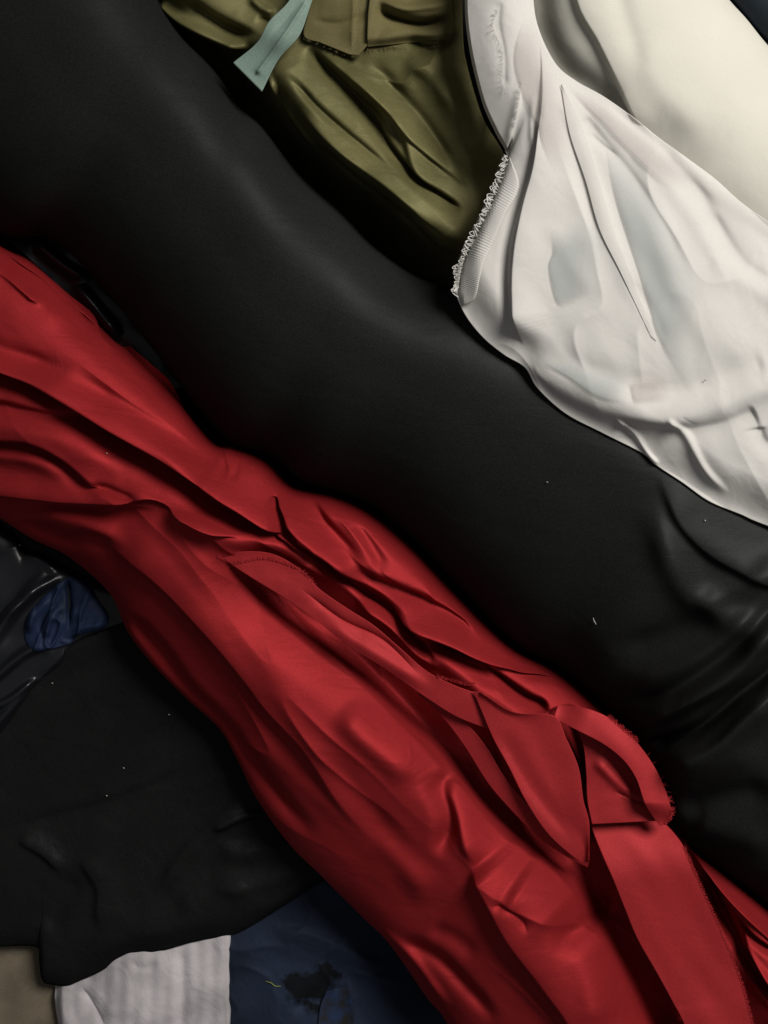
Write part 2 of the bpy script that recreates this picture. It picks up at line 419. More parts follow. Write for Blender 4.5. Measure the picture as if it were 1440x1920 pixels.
bc = sheet('black_cloth', [(-260,1790),(-100,1780),(0,1774),(68,1775),(74,1800),(80,1838),(100,1846),(125,1848),(150,1838),(190,1820),(225,1796),(255,1785),(300,1783),(360,1766),(432,1752),(455,1744),(480,1730),(550,1686),(600,1655),(650,1630),(760,1560)],
           [(-260,900),(60,900),(120,940),(200,980),(280,1040),(360,1120),(440,1200),(520,1260),(600,1340),(700,1440),(800,1500)], 
           lambda x,y,u,v: h_bcl(x,y,u,v)-26*np.exp(-v/0.03), M['black2'], 420, 260, thick=0.0012, lean=0.8, folds=lambda x,y: 0.7*strokes(x,y,BCL))
tag(bc, 'large dull black cloth, faintly wrinkled, left of the red roll above the pale grey cloth', 'cloth')

# glossy black satin at the left edge
def h_sat(x,y,u,v):
    return 86+3*fbm(x,y,40,11,3)+6*ridged(x,y,26,221,-0.8,2.5)+strokes(x,y,[
        ([(-40,1230),(20,1150),(70,1090),(90,1055)],22,12,14),
        ([(-20,1190),(10,1140),(60,1110)],-10,8,8),
        ([(0,1165),(50,1120),(110,1080),(120,1070)],14,8,9),
        ([(-30,1290),(40,1230),(80,1215),(95,1235)],18,9,8),
        ([(-30,1335),(20,1310),(60,1280),(85,1270)],16,6,9),
        ([(-30,1380),(20,1330),(70,1290),(110,1250)],14,8,12),
        ([(40,1040),(80,1050),(110,1080)],12,9,9)])-70*np.exp(-v/0.05)-40*np.exp(-(1-v)/0.05)
sa = sheet('black_satin', [(-260,1330),(-60,1480),(0,1400),(60,1300),(110,1262),(120,1240),(150,1210),(240,1170)],
           [(-260,940),(-60,960),(20,985),(45,1020),(70,1030),(100,1045),(150,1070),(245,1120)], h_sat, M['satin'], 260, 200, thick=0.001, pair=False)
tag(sa, 'glossy black satin bunched in sharp diagonal creases at the left edge below the red cloth', 'cloth')
# blue scrap
def h_blue(x,y,u,v):
    return sup(x,y,3)+10+9*ridged(x,y,16,220,1.9,2)+strokes(x,y,[
        ([(52,1190),(65,1150),(100,1115)],16,9,9),
        ([(75,1200),(82,1160),(110,1125)],-10,4,4),
        ([(85,1200),(95,1160),(120,1130)],14,8,8),
        ([(125,1080),(130,1130),(128,1185)],-14,5,5),
        ([(140,1200),(150,1180),(200,1170)],12,7,7),
        ([(110,1200),(130,1205),(142,1200)],10,4,4)])-12*np.exp(-v/0.08)-12*np.exp(-(1-v)/0.08)
bl = sheet('blue_satin_scrap', [(108,1096),(76,1125),(50,1160),(46,1195),(62,1220),(90,1218)], [(135,1078),(170,1100),(205,1160),(190,1180),(150,1188),(134,1206)], h_blue, M['blue'], 100, 90, thick=0.0008, pair=True)
tag(bl, 'small shiny blue satin scrap crumpled among black satin near the left edge', 'fabric scrap')

# ---------------------------------------------------------------- dark cloth in the gaps under the rolls
def h_under(x,y,u,v):
    return 60+6*fbm(x,y,60,21,3,ang=0.8,stretch=3)
o = sheet('dark_lining_cloth', [(-300,200),(200,600),(560,900),(1000,1300),(1700,1900)], [(300,-350),(700,0),(1000,300),(1400,700),(2000,1100)], h_under, M['black2'], 200, 120, thick=0.001)
tag(o, 'creased black cloth lying under the big black roll, seen as dull glints in the gaps', 'cloth')
# glossy glimpses between red cloth and black roll at the left
def h_glint(x,y,u,v):
    return 150+strokes(x,y,[([(60,445),(110,490),(170,528)],26,8,12),([(140,530),(190,590),(230,640)],26,9,10)])+3*fbm(x,y,30,5)
o = sheet('crumpled_black_liner', [(-150,370),(0,440),(60,490),(150,575),(240,665),(310,735)], [(-110,340),(40,420),(110,450),(205,545),(290,640),(345,725)], h_glint, M['satin'], 160, 50, thick=0.001, pair=True)
tag(o, 'narrow glossy black liner crumpled in the gap between red cloth and black roll', 'cloth')

# ---------------------------------------------------------------- red satin roll
redA = [(-320,760),(-150,880),(0,972),(60,1010),(130,1045),(205,1112),(240,1185),(290,1250),(350,1310),(410,1365),(440,1415),(480,1495),(540,1580),(600,1640),(680,1720),(730,1770),(800,1870),(845,1930),(960,2150)]
redB = [(-260,260),(-120,370),(0,460),(60,492),(150,575),(240,665),(330,750),(400,828),(440,838),(500,862),(550,912),(630,930),(700,962),(780,1030),(850,1105),(960,1212),(1050,1262),(1120,1322),(1180,1380),(1225,1450),(1250,1530),(1290,1582),(1440,1705),(1650,1890)]
RED = [
 # upper-left sheet: rims, valleys and long folds running to the pinch
 ([(-60,430),(0,466),(80,512),(150,578),(225,672)],22,6,10,'r',.05,.1),
 ([(-60,455),(0,483),(60,525),(120,575),(190,640)],-30,13,13,'r',.05,.2),
 ([(-60,470),(0,496),(50,535),(92,572)],22,7,11,'r',.05,.2),
 ([(90,590),(170,625),(260,690),(350,760),(390,830)],-22,26,20),
 ([(-60,640),(0,662),(60,682),(105,695),(140,680)],-14,16,13,'r',.05,.4),
 ([(-60,660),(0,682),(90,722),(200,785),(320,855),(425,925),(490,968),(560,1030),(610,1090)],27,22,8,'r',.02,.15),
 ([(-60,680),(0,704),(70,728),(170,792),(250,848),(350,913),(425,965),(480,990),(530,1010)],-24,9,18,'r',.02,.15),
 ([(120,700),(220,760),(330,830),(400,880),(450,930)],-9,16,10),
 ([(190,745),(300,820),(400,890)],8,10,10),
 ([(-60,700),(0,712),(70,732),(120,765),(170,800)],8,5,20,'c'),
 ([(-60,750),(0,762),(90,782),(150,797),(225,845),(290,885)],-13,9,14,'r',.05,.3),
 ([(-60,790),(0,790),(80,800),(160,840),(240,900)],10,26,22,'r',.05,.3),
 ([(-60,822),(0,828),(60,832),(115,862),(170,906),(200,915)],-12,5,14,'r',.05,.2),
 ([(-60,822),(0,826),(60,830),(115,860),(170,904),(210,918)],11,26,3,'o',.05,.2),
 ([(-60,850),(10,852),(80,866),(140,905)],7,10,14,'r',.05,.3),
 ([(-60,912),(0,920),(120,934),(230,938),(285,930),(340,955),(400,985),(460,1003)],16,24,3,'o',.02,.1),
 ([(-60,930),(0,940),(120,950),(230,956),(300,960)],-11,6,22,'r',.05,.2),
 ([(170,905),(230,925),(270,935)],-10,8,5),
 ([(240,880),(320,935),(400,965),(470,985)],-13,20,10,'r',.3,.2),
 ([(20,985),(90,1000),(150,1030)],-8,12,14),
 ([(60,955),(150,975),(210,1000),(250,1030)],10,14,16),
 ([(120,1010),(180,1010),(215,1025)],-10,10,14),
 # pinch
 ([(300,942),(390,972),(450,998),(510,1000),(560,1034),(600,1078),(625,1115)],18,3,30,'o',.15,.2),
 ([(415,962),(480,992),(530,1012),(570,1045),(625,1092),(700,1135),(760,1170)],-22,10,9,'r',.25,.2),
 ([(508,928),(524,965),(532,990),(562,1022)],-34,8,8,'r',.2,.3),
 ([(515,925),(540,960),(560,990),(620,1050),(680,1110)],16,14,10,'r',.1,.3),
 ([(445,858),(442,880),(436,902)],-10,6,6), ([(410,830),(416,870),(425,900)],-12,7,9),
 ([(470,880),(478,862),(497,857),(505,880)],9,5,7,'r',.2,.2),
 ([(555,920),(575,950),(620,1010),(680,1075)],-15,16,14),
 ([(664,975),(695,1030),(722,1082)],-8,14,7),
 ([(590,935),(680,965),(760,1030),(840,1110),(940,1205)],14,16,30,'r',.1,.1),
 ([(640,1060),(720,1112),(795,1136),(860,1172),(905,1205)],-18,16,12,'r',.2,.2),
 ([(700,1085),(760,1120),(830,1190)],-6,14,14),
 ([(720,1150),(760,1172),(845,1200),(920,1232),(1000,1250),(1070,1282),(1130,1345)],22,15,10,'r',.2,.1),
 ([(640,1110),(730,1168),(768,1215),(806,1260)],-22,7,7,'r',.2,.2),
 ([(650,1140),(720,1180),(770,1235),(820,1270)],12,9,10),
 ([(770,1208),(845,1234),(920,1282),(980,1322),(1030,1338)],-30,13,12,'r',.2,.1),
 ([(850,1240),(900,1268),(950,1320)],9,5,6),
 ([(975,1262),(1045,1270),(1085,1300),(1118,1338)],-20,10,9,'r',.2,.1),
 ([(960,1225),(1040,1262),(1100,1310),(1150,1370)],10,12,14),
 # valley between the roll body and the loose layers above it
 ([(395,1040),(450,1085),(520,1138),(620,1215),(720,1300),(820,1400),(900,1490),(980,1570),(1080,1660),(1170,1800),(1250,1960)],-66,80,46,'r',.12,.02),
 ([(1040,1325),(1062,1380),(1085,1440),(1100,1510),(1105,1600)],-55,22,18,'r',.1,.2),
 ([(1150,1480),(1210,1600),(1270,1720),(1330,1860),(1400,2050)],-62,75,80,'r',.15,.02),
 ([(895,1380),(940,1450),(1000,1540),(1080,1620)],-26,30,26,'r',.2,.2),
 # body of the roll
 ([(200,1010),(300,1085),(400,1190),(460,1262),(510,1330),(580,1405),(640,1500),(720,1600)],15,55,10,'r',.1,.3),
 ([(235,1150),(300,1225),(350,1295),(430,1375),(500,1470),(600,1580)],-12,12,12,'r',.1,.2),
 ([(225,1160),(285,1245),(345,1308),(410,1368),(470,1470)],10,8,8,'r',.1,.2),
 ([(540,1125),(640,1220),(740,1330),(830,1440)],-8,18,14),
 ([(640,1320),(680,1370),(760,1440),(780,1480)],12,24,24),
 ([(800,1455),(830,1520),(835,1560),(818,1615)],-15,16,14),
 ([(820,1470),(860,1540),(880,1590),(900,1630)],13,22,12),
 ([(600,1400),(680,1500),(760,1600),(850,1640)],-7,20,20), 
 ([(700,1560),(760,1620),(810,1700)],6,20,20),
 ([(888,1622),(908,1652),(932,1695),(970,1762),(1030,1842),(1075,1905),(1120,2000)],24,60,14,'r',.08,.02),
 ([(925,1685),(960,1695),(985,1715),(1000,1745)],-9,9,6,'c'),
 ([(960,1650),(1020,1685),(1070,1730)],16,40,36), ([(1035,1762),(1075,1752),(1108,1722),(1120,1670)],-16,16,16),
 ([(1090,1760),(1120,1850),(1140,1930)],12,24,22),
 ([(740,1755),(820,1800),(870,1850),(940,1925)],-11,14,10), ([(700,1730),(780,1800),(850,1900)],7,7,7),
 ([(800,1740),(850,1760),(900,1800)],-6,14,14),
 # right-hand remainder beyond the long strip
 ([(1262,1560),(1300,1612),(1340,1655),(1440,1740),(1550,1840)],16,14,9,'r',.1,.02),
 ([(1305,1640),(1325,1690),(1352,1742),(1392,1812),(1445,1882),(1500,1950)],-30,10,14,'r',.1,.02),
 ([(1360,1725),(1400,1765),(1470,1800)],-16,7,8,'r',.2,.02), ([(1370,1770),(1420,1830),(1470,1870)],14,8,7,'r',.2,.02),
 ([(1390,1850),(1420,1880),(1470,1930)],10,5,7,'r',.2,.02),
]
def h_red(x,y,u,v):
    return 1.3*strokes(x,y,[(b[0],b[1],b[2]*1.15,b[3]*1.15)+tuple(b[4:]) for b in RED])+6*ridged(x,y,34,201,0.85,3.2)+2.4*fbm(x,y,55,31,3,ang=0.85,stretch=2.4)+0.7*fbm(x,y,16,32,2,ang=0.85,stretch=3)
red = thing('red_satin_roll', 'crumpled bright red satin roll with loose frayed strips running diagonally below the black roll', 'fabric roll', (720,1400,0))
roll('roll_body', redA, redB, 118, 130, h_red, M['red'], 900, 380, 1.0, red, flat=3.6, tilt=38, lean=0.55)

def offs(base, lst=(), amp=0.0, seed=1, k=2, lo=0.0, lo_w=0.06):
    def f(x,y,u,v):
        h = sup(x,y,k)+base+strokes(x,y,list(lst))+(amp*fbm(x,y,40,seed,2) if amp else 0)
        return h-lo*np.exp(-np.minimum(v,1-v)/lo_w)
    return f
# raised band over the valley
bandA = [(412,1040),(440,1062),(480,1088),(540,1125),(600,1168),(660,1215),(720,1252),(800,1308),(860,1345),(928,1371)]
bandB = [(416,1036),(500,1036),(560,1065),(600,1105),(650,1140),(700,1172),(750,1215),(800,1258),(850,1284),(895,1300)]
def h_band(x,y,u,v):
    return 258+5*v+10*(1-sm(u,0,.3))+1.5*fbm(x,y,30,41)+strokes(x,y,[
      ([(560,1100),(640,1160),(720,1200),(790,1270)],-7,5,8,'c'),([(600,1160),(700,1225),(820,1300)],6,12,12)])
sheet('folded_band', bandA, bandB, h_band, M['redcut'], 260, 70, red, thick=0.001, pair=True)
# narrow second fold under the band
fA = [(782,1300),(830,1345),(872,1400),(915,1468),(960,1520),(1010,1570),(1060,1604),(1102,1626)]
fB = [(830,1318),(880,1362),(915,1405),(945,1455),(990,1508),(1035,1552),(1075,1588),(1104,1612)]
sheet('folded_strip', fA, fB, lambda x,y,u,v: 236+6*np.sin(u*3.14)+8*v, M['redcut'], 160, 30, red, thick=0.001, pair=True)
# triangular flap
tA = [(888,1296),(902,1330),(925,1385),(955,1440),(985,1500),(1025,1560),(1070,1602),(1103,1622)]
tB = [(905,1300),(965,1335),(1038,1342),(1062,1385),(1085,1440),(1094,1500),(1105,1545),(1104,1612)]
def h_tri(x,y,u,v):
    return 270+5*v+6*sm(v,.5,1)-8*sm(u,.6,1)+3*fbm(x,y,46,51,2,ang=1.1,stretch=2.5)+strokes(x,y,[([(930,1360),(1000,1480),(1090,1590)],-5,20,14)])
sheet('loose_flap', tA, tB, h_tri, M['redcut'], 200, 90, red, thick=0.001, pair=True)
# outer loop with the frayed rim
sheet('loop_inner', [(1080,1362),(1094,1400),(1099,1450),(1101,1500),(1110,1545)], [(1110,1362),(1180,1400),(1222,1455),(1240,1500),(1250,1538)],
      lambda x,y,u,v: (264+4*v+1.5*fbm(x,y,30,61)+strokes(x,y,[        ([(1150,1482),(1190,1500),(1225,1512)],-7,3,4,'c'),([(1110,1420),(1160,1470),(1200,1505)],8,12,10)])), M['redcut'], 140, 90, red, thick=0.001, pair=True)
lA = [(1038,1346),(1080,1368),(1130,1394),(1168,1424),(1192,1458),(1204,1492),(1212,1512),(1236,1548)]
lB = [(1046,1322),(1090,1326),(1140,1345),(1185,1382),(1222,1430),(1246,1478),(1258,1520),(1250,1546)]
sheet('frayed_loop', lA, lB, lambda x,y,u,v: (298-8*v*v-22*(1-sm(u,0,.2))-24*sm(u,.8,1)+2.5*fbm(x,y,26,62,2,ang=.8,stretch=2)), M['redcut'], 200, 50, red, thick=0.001, pair=True)
# long loose strip with a frayed right edge
sA = [(1100,1520),(1112,1560),(1130,1605),(1150,1650),(1170,1700),(1195,1760),(1232,1825),(1262,1880),(1285,1925),(1380,2140)]
sB = [(1240,1538),(1262,1560),(1282,1588),(1300,1630),(1322,1680),(1345,1730),(1370,1790),(1392,1850),(1412,1925),(1470,2140)]
def h_strip(x,y,u,v):
    return np.maximum(262+4*v+4*np.sin(u*7)-30*(1-sm(u,0,.35))+2.8*fbm(x,y,50,71,3,ang=1.1,stretch=3), np.where(u < .12, 0, 0))
sheet('long_strip', sA, sB, h_strip, M['redcut'], 240, 80, red, thick=0.001, pair=True)
# small flap standing up near the black roll
sheet('small_flap', [(228,650),(262,690),(300,730),(336,766)], [(244,650),(285,684),(318,715),(344,764)], lambda x,y,u,v: 158+14*np.sin(u*3.14)+14*v, M['redcut'], 60, 20, red, thick=0.0008, pair=True)
hairs('frayed_edge', [(1140,1345),(1212,1410),(1246,1475),(1258,1520),(1246,1542)], lambda x,y: S0(x,y), M['redfray'], 420, 8, red, side=-1, rad=0.5)
hairs('frayed_edge', sB[2:-1], lambda x,y: S0(x-3,y)+1, M['redfray'], 520, 5, red, side=-1, rad=0.45)
hairs('frayed_edge', [(408,1044),(440,1056),(500,1048),(560,1068),(590,1095)], lambda x,y: S0(x,y)+2, M['redfray'], 200, 6, red, side=-1, rad=0.45)
hairs('frayed_edge', [(820,1270),(850,1278),(880,1285),(893,1280)], lambda x,y: S0(x,y)+2, M['redfray'], 130, 6, red, side=-1, rad=0.45)

# ---------------------------------------------------------------- dark navy roll in the top right corner
o = roll('dark_navy_roll', [(1250,-260),(1330,-60),(1460,100),(1700,260)], [(1450,-260),(1560,-80),(1660,-20),(1800,60)], 330, 60, lambda x,y,u,v: 2*fbm(x,y,50,3), M['darkblue'], 120, 60)
tag(o, 'dark navy cloth roll just showing in the top right corner behind the cream roll', 'fabric roll')

# ---------------------------------------------------------------- olive satin
oA = [(180,-220),(240,-60),(330,60),(400,140),(450,220),(540,330),(660,450),(780,560),(880,640)]
oB = [(880,-220),(868,-60),(868,60),(875,120),(905,220),(945,290),(985,400),(990,500),(960,620)]
OL = [
 ([(300,5),(330,28),(380,55),(425,75),(470,95)],26,8,10,'r',.05,.2),
 ([(340,0),(400,40),(450,65),(490,60)],-14,14,10), ([(290,40),(350,80),(430,120)],-24,16,22),
 ([(470,-10),(490,10),(520,25)],14,6,10),([(480,30),(520,60),(545,90)],-10,10,10),
 ([(500,90),(530,160),(590,228),(650,284),(720,328),(800,392),(880,470)],24,50,42,'r',.1,.1),
 ([(505,120),(530,180),(570,240),(610,290)],14,6,10), ([(520,150),(545,210),(600,290)],-14,6,8),
 ([(575,85),(600,120),(650,170),(700,215),(740,270)],-16,10,14,'r',.15,.3),
 ([(600,92),(660,140),(720,195),(760,240)],10,12,10),
 ([(640,160),(700,235),(760,310),(820,360),(870,396)],-20,7,10,'r',.35,.1),
 ([(730,190),(760,240),(790,320),(850,360)],12,22,10),
 ([(760,60),(790,90),(830,85),(860,50)],-10,8,10), ([(720,20),(770,40),(800,45),(850,28)],-14,7,8), ([(725,5),(775,25),(840,15)],12,7,8),
 ([(820,130),(850,200),(880,280),(910,350)],10,40,30),
 ([(600,240),(680,310),(780,390),(860,480)],9,9,9),
 ([(540,130),(600,200),(680,270),(760,330)],-9,8,5), ([(560,190),(640,270),(740,345),(850,440)],10,10,5), ([(690,110),(740,170),(800,240),(860,330)],-8,14,10), ([(640,120),(720,190),(790,270),(880,350)],9,12,6),
 ([(600,260),(680,335),(760,400),(850,490)],-10,6,8), ([(760,105),(830,160),(880,240)],8,20,16),
]
def h_olive(x,y,u,v):
    d,_ = signed(x.ravel(), y.ravel(), [(220,-150),(330,40),(440,100),(510,170),(590,270),(680,345),(790,440),(900,560)])
    d = d.reshape(x.shape)           # positive: lower-left of the crest line
    base = 330-215*sm(d,-60,110)+10*sm(-d,0,200)
    return base+1.2*strokes(x,y,OL)+3*fbm(x,y,50,81,3)+3.2*fbm(x,y,26,82,2,ang=0.85,stretch=4)+6*ridged(x,y,38,230,0.85,2.2)
ol = thing('olive_satin', 'olive green satin with soft folds and a frayed hem between black roll and white cloth', 'cloth', (700,250,0))
sheet('cloth', oA, oB, h_olive, M['olive'], 480, 320, ol, thick=0.001, lean=0.35, folds=lambda x,y: 1.2*strokes(x,y,OL)+6*ridged(x,y,38,230,0.85,2.2))
# hem pieces
hA = [(592,-80),(584,-20),(576,30),(570,68),(600,80),(630,92),(655,102)]
hB = [(705,-80),(708,-20),(704,20),(700,50),(694,70),(686,88),(672,104)]
hf = lambda a,lst=(): (lambda x,y,u,v: sup(x,y,4)+a+strokes(x,y,list(lst))+1.5*fbm(x,y,25,91))
sheet('hem', hA, hB, hf(12,[([(664,-20),(662,50),(658,100)],6,3,6,'c'),([(580,38),(640,45),(700,20)],-4,8,8)]), M['olivehem'], 80, 50, ol, thick=0.0015, pair=True)
sheet('hem', [(690,-80),(694,-20),(690,30),(688,88)], [(880,-80),(850,-20),(852,30),(850,72)], 
      lambda x,y,u,v: sup(x,y,4)+10+strokes(x,y,[([(700,12),(740,35),(800,45),(860,25)],-16,8,8),([(700,-5),(760,15),(850,5)],12,8,8),([(690,90),(760,60),(850,80)],5,12,12)]) -8*sm(u,.9,1)+4*np.sin(v*9)*0.3, M['olivehem'], 100, 90, ol, thick=0.0012, pair=True)
hairs('frayed_edge', [(688,92),(740,88),(790,90),(850,74)], lambda x,y: S0(x,y)-1, M['olivehem'], 130, 7, ol, side=1, rad=0.6)
hairs('frayed_edge', [(570,70),(610,86),(655,104),(680,98)], lambda x,y: S0(x,y)-1, M['olivehem'], 80, 5, ol, side=1, rad=0.6)

# ---------------------------------------------------------------- cream roll
cA = [(900,-260),(960,-60),(985,60),(1020,150),(1120,260),(1250,380),(1400,520),(1700,760)]
cB = [(1290,-160),(1330,-50),(1368,0),(1400,35),(1440,85),(1500,150),(1580,220),(1750,350)]
CR = [
 ([(1070,-60),(1088,15),(1122,75),(1156,145),(1195,228),(1240,300)],11,60,7,'r',.02,.3),
 ([(1010,-40),(1025,60),(1060,125),(1110,165),(1160,205)],-9,24,20,'r',.05,.1),
 ([(1150,-40),(1180,60),(1210,140)],-5,20,20), ([(1200,60),(1240,160),(1340,260)],6,40,30),
 ([(1190,220),(1250,265),(1330,330)],-4,40,40),
]
o = roll('cream_roll', cA, cB, 355, 105, lambda x,y,u,v: strokes(x,y,CR)+3*fbm(x,y,90,101,2), M['cream'], 420, 200, 1.0)
tag(o, 'smooth cream fabric roll in the top right behind the white sheer cloth', 'fabric roll')

# ---------------------------------------------------------------- big black roll
bA = [(-420,130),(-200,290),(-110,350),(5,440),(100,450),(196,545),(292,662),(366,760),(430,830),(505,856),(570,905),(640,925),(705,955),(786,1024),(856,1098),(966,1206),(1056,1256),(1126,1318),(1186,1376),(1225,1445),(1250,1530),(1290,1582),(1446,1700),(1660,1880)]
bB = [(60,-420),(200,-180),(288,-20),(340,55),(398,125),(445,195),(492,238),(560,325),(640,398),(705,465),(795,524),(905,545),(1050,600),(1180,670),(1320,755),(1450,830),(1590,885),(1740,960),(1900,1050)]
BK = [
 ([(396,140),(440,190),(490,245)],9,4,7,'r',.2,.3),
 # loose flap end near the white cloth
 ([(1235,880),(1260,940),(1290,990),(1350,1045),(1440,1085),(1520,1110)],9,30,9,'r',.25,.02),
 # soft radiating folds of the looser right-hand end
 ([(1215,930),(1262,1040),(1305,1120),(1390,1165),(1500,1180)],12,22,26), ([(1300,1140),(1390,1110),(1500,1030)],10,22,28),
 ([(1060,1230),(1160,1160),(1250,1060),(1290,960)],8,34,40),
 ([(1140,1225),(1250,1190),(1340,1150),(1440,1090)],-8,20,26),
 ([(1150,1290),(1270,1250),(1380,1190),(1480,1100)],12,18,24), 
 ([(1150,1330),(1260,1300),(1360,1230),(1440,1150),(1500,1080)],-16,14,14),
 ([(1170,1365),(1290,1310),(1380,1260),(1440,1200),(1520,1100)],32,24,14),
 ([(1200,1400),(1290,1380),(1380,1310),(1440,1260),(1540,1150)],-28,10,10,'r',.1,.02),
 ([(1230,1440),(1340,1400),(1420,1330),(1500,1260)],28,14,24),
 ([(1260,1480),(1340,1440),(1440,1400)],10,20,20), ([(1270,1530),(1340,1500),(1460,1480)],-12,20,24),
 
 ([(1290,1550),(1360,1560),(1460,1590)],8,22,22),
]
def h_blk(x,y,u,v):
    return 1.2*strokes(x,y,[(b[0],b[1],b[2]*1.25,b[3]*1.25)+tuple(b[4:]) for b in BK])+2.2*fbm(x,y,130,111,2,ang=0.8,stretch=2.5)
o = roll('big_black_roll', bA, bB, 165, 190, h_blk, M['black'], 760, 300, 1.0, flat=3.0, tilt=76, lean=0.5)
tag(o, 'thick matte black fabric roll running diagonally across the whole pile, wrinkled at its right end', 'fabric roll')

# ---------------------------------------------------------------- mint ribbon
def h_mint(x,y,u,v):
    return 372-24*sm(u,.6,1)+strokes(x,y,[([(575,0),(530,70),(480,140)],7,5,4,'c',.05,.05),([(560,10),(520,55),(490,95)],-3,6,6,'r',.3,.6)])+1.5*fbm(x,y,30,5)
o = sheet('mint_ribbon', [(600,-120),(566,-60),(543,0),(505,40),(482,80),(437,118)], [(660,-120),(615,-60),(586,0),(562,65),(522,112),(491,172)], h_mint, M['mint'], 100, 40, thick=0.0008, pair=True)
tag(o, 'narrow pale mint green ribbon lying across the olive satin at the top', 'ribbon')

# ---------------------------------------------------------------- white sheer cloth
wA = [(905,-260),(880,-100),(872,0),(880,90),(904,190),(930,250),(950,290),(938,330),(915,385),(896,425),(870,480),(858,510),(854,545),(872,590),(905,632),(945,665),(985,690),(1008,728),(1060,775),(1130,812),(1205,850),(1230,872),(1280,905),(1330,940),(1390,965),(1445,988),(1700,1080)]
wB = [(1020,-260),(1000,-100),(1000,0),(1012,60),(1042,120),(1080,152),(1130,180),(1185,218),(1235,258),(1290,298),(1340,335),(1390,380),(1440,415),(1520,470),(1620,540),(1700,600)]
WH = [
 ([(938,0),(934,45),(944,100),(946,165)],-5,5,9,'r',.1,.1),
 ([(978,150),(970,200),(960,240),(950,290)],7,4,7), 
 # overlap beside the dark slit
 ([(1012,60),(1022,170),(1015,250),(1006,310),(988,375),(972,450),(966,525),(970,600),(982,650)],30,50,3,'o',.3,.12),
 ([(1008,240),(996,310),(972,385),(954,450),(948,525),(955,600),(968,640)],-10,5,10,'r',.2,.15),
 ([(1004,170),(1000,230),(1000,290)],10,4,6),
 # pleat that runs down from the gather
 ([(1056,165),(1075,215),(1098,280),(1118,350),(1142,430),(1172,510),(1228,640)],9,18,14,'r',.08,.3),
 ([(1040,180),(1058,240),(1085,330),(1110,430),(1130,520)],-7,9,12,'r',.1,.3),
 ([(1095,230),(1130,330),(1165,430),(1200,520)],-7,12,10,'r',.1,.3),
 # fan of folds
 ([(1090,215),(1125,262),(1180,330),(1240,420),(1300,540)],-10,9,12,'r',.05,.4),
 ([(1080,180),(1150,235),(1230,320),(1300,400),(1350,500),(1380,600)],10,10,16,'r',.1,.3),
 ([(1100,250),(1130,278),(1160,300)],-8,4,5),
 ([(1140,200),(1220,262),(1300,340),(1340,420),(1400,500)],-9,12,10,'r',.1,.3),
 ([(1250,270),(1300,322),(1370,370),(1440,420),(1560,500)],14,14,16,'r',.1,.05),
 ([(1200,360),(1230,420),(1260,520),(1300,600)],7,14,16), ([(1340,470),(1400,530),(1500,580)],8,12,18,'r',.1,.05),
 ([(1330,400),(1380,480),(1430,520),(1520,560)],-7,10,14,'r',.1,.05),
 ([(1180,520),(1230,600),(1245,660)],-6,9,7), ([(1280,560),(1340,640),(1440,640)],6,26,26),
 ([(1035,520),(1045,555)],-5,3,4,'c'), ([(1030,400),(1060,470),(1110,540),(1130,560)],6,16,16),
 # roll of cloth across the bottom
 ([(975,655),(1010,690),(1070,728),(1130,756),(1190,772),(1270,776),(1350,756),(1440,722),(1560,690)],19,36,26,'r',.08,.02),
 ([(1000,660),(1080,690),(1170,720),(1250,735),(1340,720),(1440,680)],-12,20,12,'r',.15,.05),
 ([(1150,800),(1250,808),(1340,800),(1420,770)],-14,10,24,'r',.1,.05),
 ([(1155,780),(1190,812),(1215,850),(1235,872)],11,4,5,'r',.2,.1), ([(1200,790),(1228,805)],-6,3,3,'c'),
 ([(1255,778),(1290,820),(1325,880),(1370,930)],10,5,10,'r',.1,.3), ([(1280,775),(1308,798)],-6,3,4,'c'),
 ([(1420,800),(1430,830),(1470,850)],-20,10,14,'r',.1,.1),
 ([(960,560),(1000,620),(1040,660)],6,20,20),
]
KEEP = {(1012,60),(1008,240),(975,655),(1155,780),(1255,778)}
WH = [((w_[0], w_[1]*(1.15 if w_[0][0] in KEEP else 0.85), w_[2]*(1 if w_[0][0] in KEEP else 1.3), w_[3]*(1 if w_[0][0] in KEEP else 1.3))+tuple(w_[4:])) for w_ in WH]
def h_white(x,y,u,v):
    n = x.shape[1]
    base = 436+26*np.sin(np.clip(v,0,1)*math.pi*0.8)
    k = sm(v, 0, np.where(u<.3, .04, 0.16))
    low = np.maximum(sup(x,y,3)+4, base-24)
    h = low*(1-k)+base*k
    return h+3.5*ridged(x,y,40,240,1.1,2.5)+0.46*strokes(x,y,WH)+2.2*fbm(x,y,80,121,3,ang=1.0,stretch=1.8)+0.8*fbm(x,y,22,122,2,ang=1.1,stretch=2.5)
wh = thing('white_sheer_cloth', 'gathered white sheer cloth with a frayed looped selvage spread at the right', 'cloth', (1150,520,0))
sheet('cloth', wA, wB, lambda x,y,u,v: np.maximum(h_white(x,y,u,v), sup(x,y,3)+4), M['white'], 700, 360, wh, thick=0.0006, lean=0.7, folds=lambda x,y: 0.46*strokes(x,y,WH))
top = lambda a: (lambda x,y,u,v: sup(x,y,3)+a+2-2*np.exp(-np.minimum(v,1-v)/0.05))
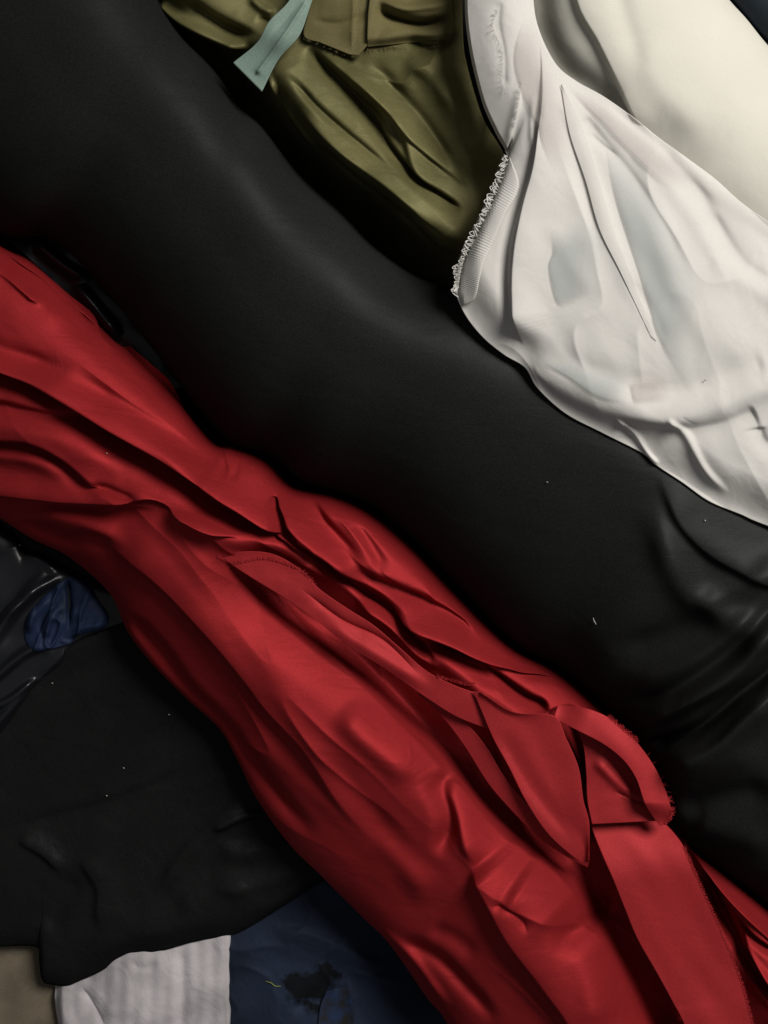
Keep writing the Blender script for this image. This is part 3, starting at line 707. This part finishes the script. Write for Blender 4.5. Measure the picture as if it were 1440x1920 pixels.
# selvage band with fine ribs
vA = [(952,294),(940,330),(918,385),(898,425),(873,480),(861,510),(857,545),(864,572)]
vB = [(956,296),(973,350),(948,402),(930,442),(908,492),(900,520),(890,560),(867,573)]
sv = sheet('selvage', vA, vB, top(5), M['selvage'], 260, 30, wh, thick=0.0005, pair=True)
hairs('fringe', [(952,292),(940,328),(917,385),(898,425),(872,478),(860,508),(856,545)], lambda x,y: S0(x+4,y)+1, M['fringe'], 58, 11, wh, side=1, rad=0.95, loops=True, jit=0.9)
hairs('loose_yarn', [(952,290),(917,385),(872,478),(856,550)], lambda x,y: S0(x+4,y)-1, M['fringe'], 300, 9, wh, side=1, rad=0.5)
hairs('torn_edge', [(934,18),(925,50),(942,90),(942,150),(948,170)], lambda x,y: S0(x,y)+1.5, M['fringe'], 70, 9, wh, side=1, rad=0.32, jit=1.2)
hairs('torn_edge', [(978,155),(973,195),(966,235)], lambda x,y: S0(x,y)+1.5, M['fringe'], 34, 7, wh, side=1, rad=0.32, jit=1.2)
sheet('pleat', [(1052,160),(1068,250),(1098,340),(1124,430),(1163,510),(1221,632)], [(1053,158),(1092,235),(1122,330),(1152,430),(1188,525),(1230,640)],
      lambda x,y,u,v: sup(x,y,3)+2.2+3*v*(1-u)-1.5*sm(u,.7,1), M['white'], 140, 24, wh, thick=0.0005, pair=True)
# sheer layers lying over and within the folds
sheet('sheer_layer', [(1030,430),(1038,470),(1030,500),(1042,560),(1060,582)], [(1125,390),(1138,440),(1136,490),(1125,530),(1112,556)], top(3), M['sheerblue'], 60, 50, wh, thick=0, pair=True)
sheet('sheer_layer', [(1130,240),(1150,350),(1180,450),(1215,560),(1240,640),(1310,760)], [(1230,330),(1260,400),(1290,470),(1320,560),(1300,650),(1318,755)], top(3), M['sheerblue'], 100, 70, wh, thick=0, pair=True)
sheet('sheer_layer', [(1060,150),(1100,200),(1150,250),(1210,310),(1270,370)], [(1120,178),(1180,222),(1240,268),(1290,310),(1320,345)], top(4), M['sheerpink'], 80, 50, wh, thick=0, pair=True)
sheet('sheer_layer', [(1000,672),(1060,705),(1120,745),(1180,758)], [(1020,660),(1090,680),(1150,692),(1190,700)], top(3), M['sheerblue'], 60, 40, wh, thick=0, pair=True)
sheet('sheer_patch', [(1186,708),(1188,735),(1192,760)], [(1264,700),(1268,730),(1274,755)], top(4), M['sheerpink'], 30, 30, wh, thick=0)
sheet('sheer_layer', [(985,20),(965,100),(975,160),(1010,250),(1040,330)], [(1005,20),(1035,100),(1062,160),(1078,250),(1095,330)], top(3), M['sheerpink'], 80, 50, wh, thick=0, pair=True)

# ---------------------------------------------------------------- lint and threads
def thread(name, pts, rad, mat, label, cat, group=None, parent=None):
    P = spline(pts, 14); V = []; F = []
    for j,(x,y) in enumerate(P):
        t = P[min(j+1,13)]-P[max(j-1,0)]; n = np.array([-t[1],t[0]])/ (np.linalg.norm(t)+1e-9); h0 = S0(x,y)+2.2+rad
        r = rad*(0.5+0.5*math.sin(math.pi*j/13))
        for c in range(5):
            an = c*1.2566; V.append(tuple(to_world(x+n[0]*r*math.cos(an), y+n[1]*r*math.cos(an), h0+r*math.sin(an))))
    for j in range(13):
        for c in range(5):
            F.append((j*5+c, j*5+(c+1)%5, (j+1)*5+(c+1)%5, (j+1)*5+c))
    F.append(tuple(range(5))); F.append(tuple(range(69,64,-1)))
    me = bpy.data.meshes.new(name); me.from_pydata(V, [], F); me.materials.append(mat)
    o = bpy.data.objects.new(name, me); C.objects.link(o)
    if parent: o.parent = parent
    else: tag(o, label, cat, group)
    return o
thread('white_thread', [(1112,1158),(1114,1164),(1118,1171)], 0.9, M['lint'], 'short white thread lying on the big black roll above the red loop', 'thread')
thread('yellow_thread', [(498,1840),(508,1843),(516,1849),(527,1849)], 1.0, M['yellow'], 'short yellow thread lying on the navy cloth beside the black blotch', 'thread')
LINT = [(1026,904,'tiny pale lint speck on the middle of the big black roll'),(1322,976,'tiny pale lint speck on the big black roll just below the white cloth'),
        (200,850,'tiny pale lint speck on the upper red satin'),(98,1281,'tiny pale lint speck on the black cloth just below the glossy satin'),
        (317,1340,'tiny pale lint speck on the black cloth near the red roll edge'),(232,1440,'tiny pale lint speck in the middle of the lower left black cloth'),
        (200,1492,'brightest tiny lint speck, low on the lower left black cloth'),(37,1022,'tiny orange-white lint speck on black satin at the left edge'),
        (1322,713,'tiny dark lint speck on the white sheer cloth')]
for x,y,lb in LINT:
    thread('lint_speck', [(x-1,y-1),(x,y),(x+1.5,y+.6)], 1.1, M['ink'] if y==713 else M['lint'], lb, 'lint', 'lint specks on the cloths')
seat_bases()
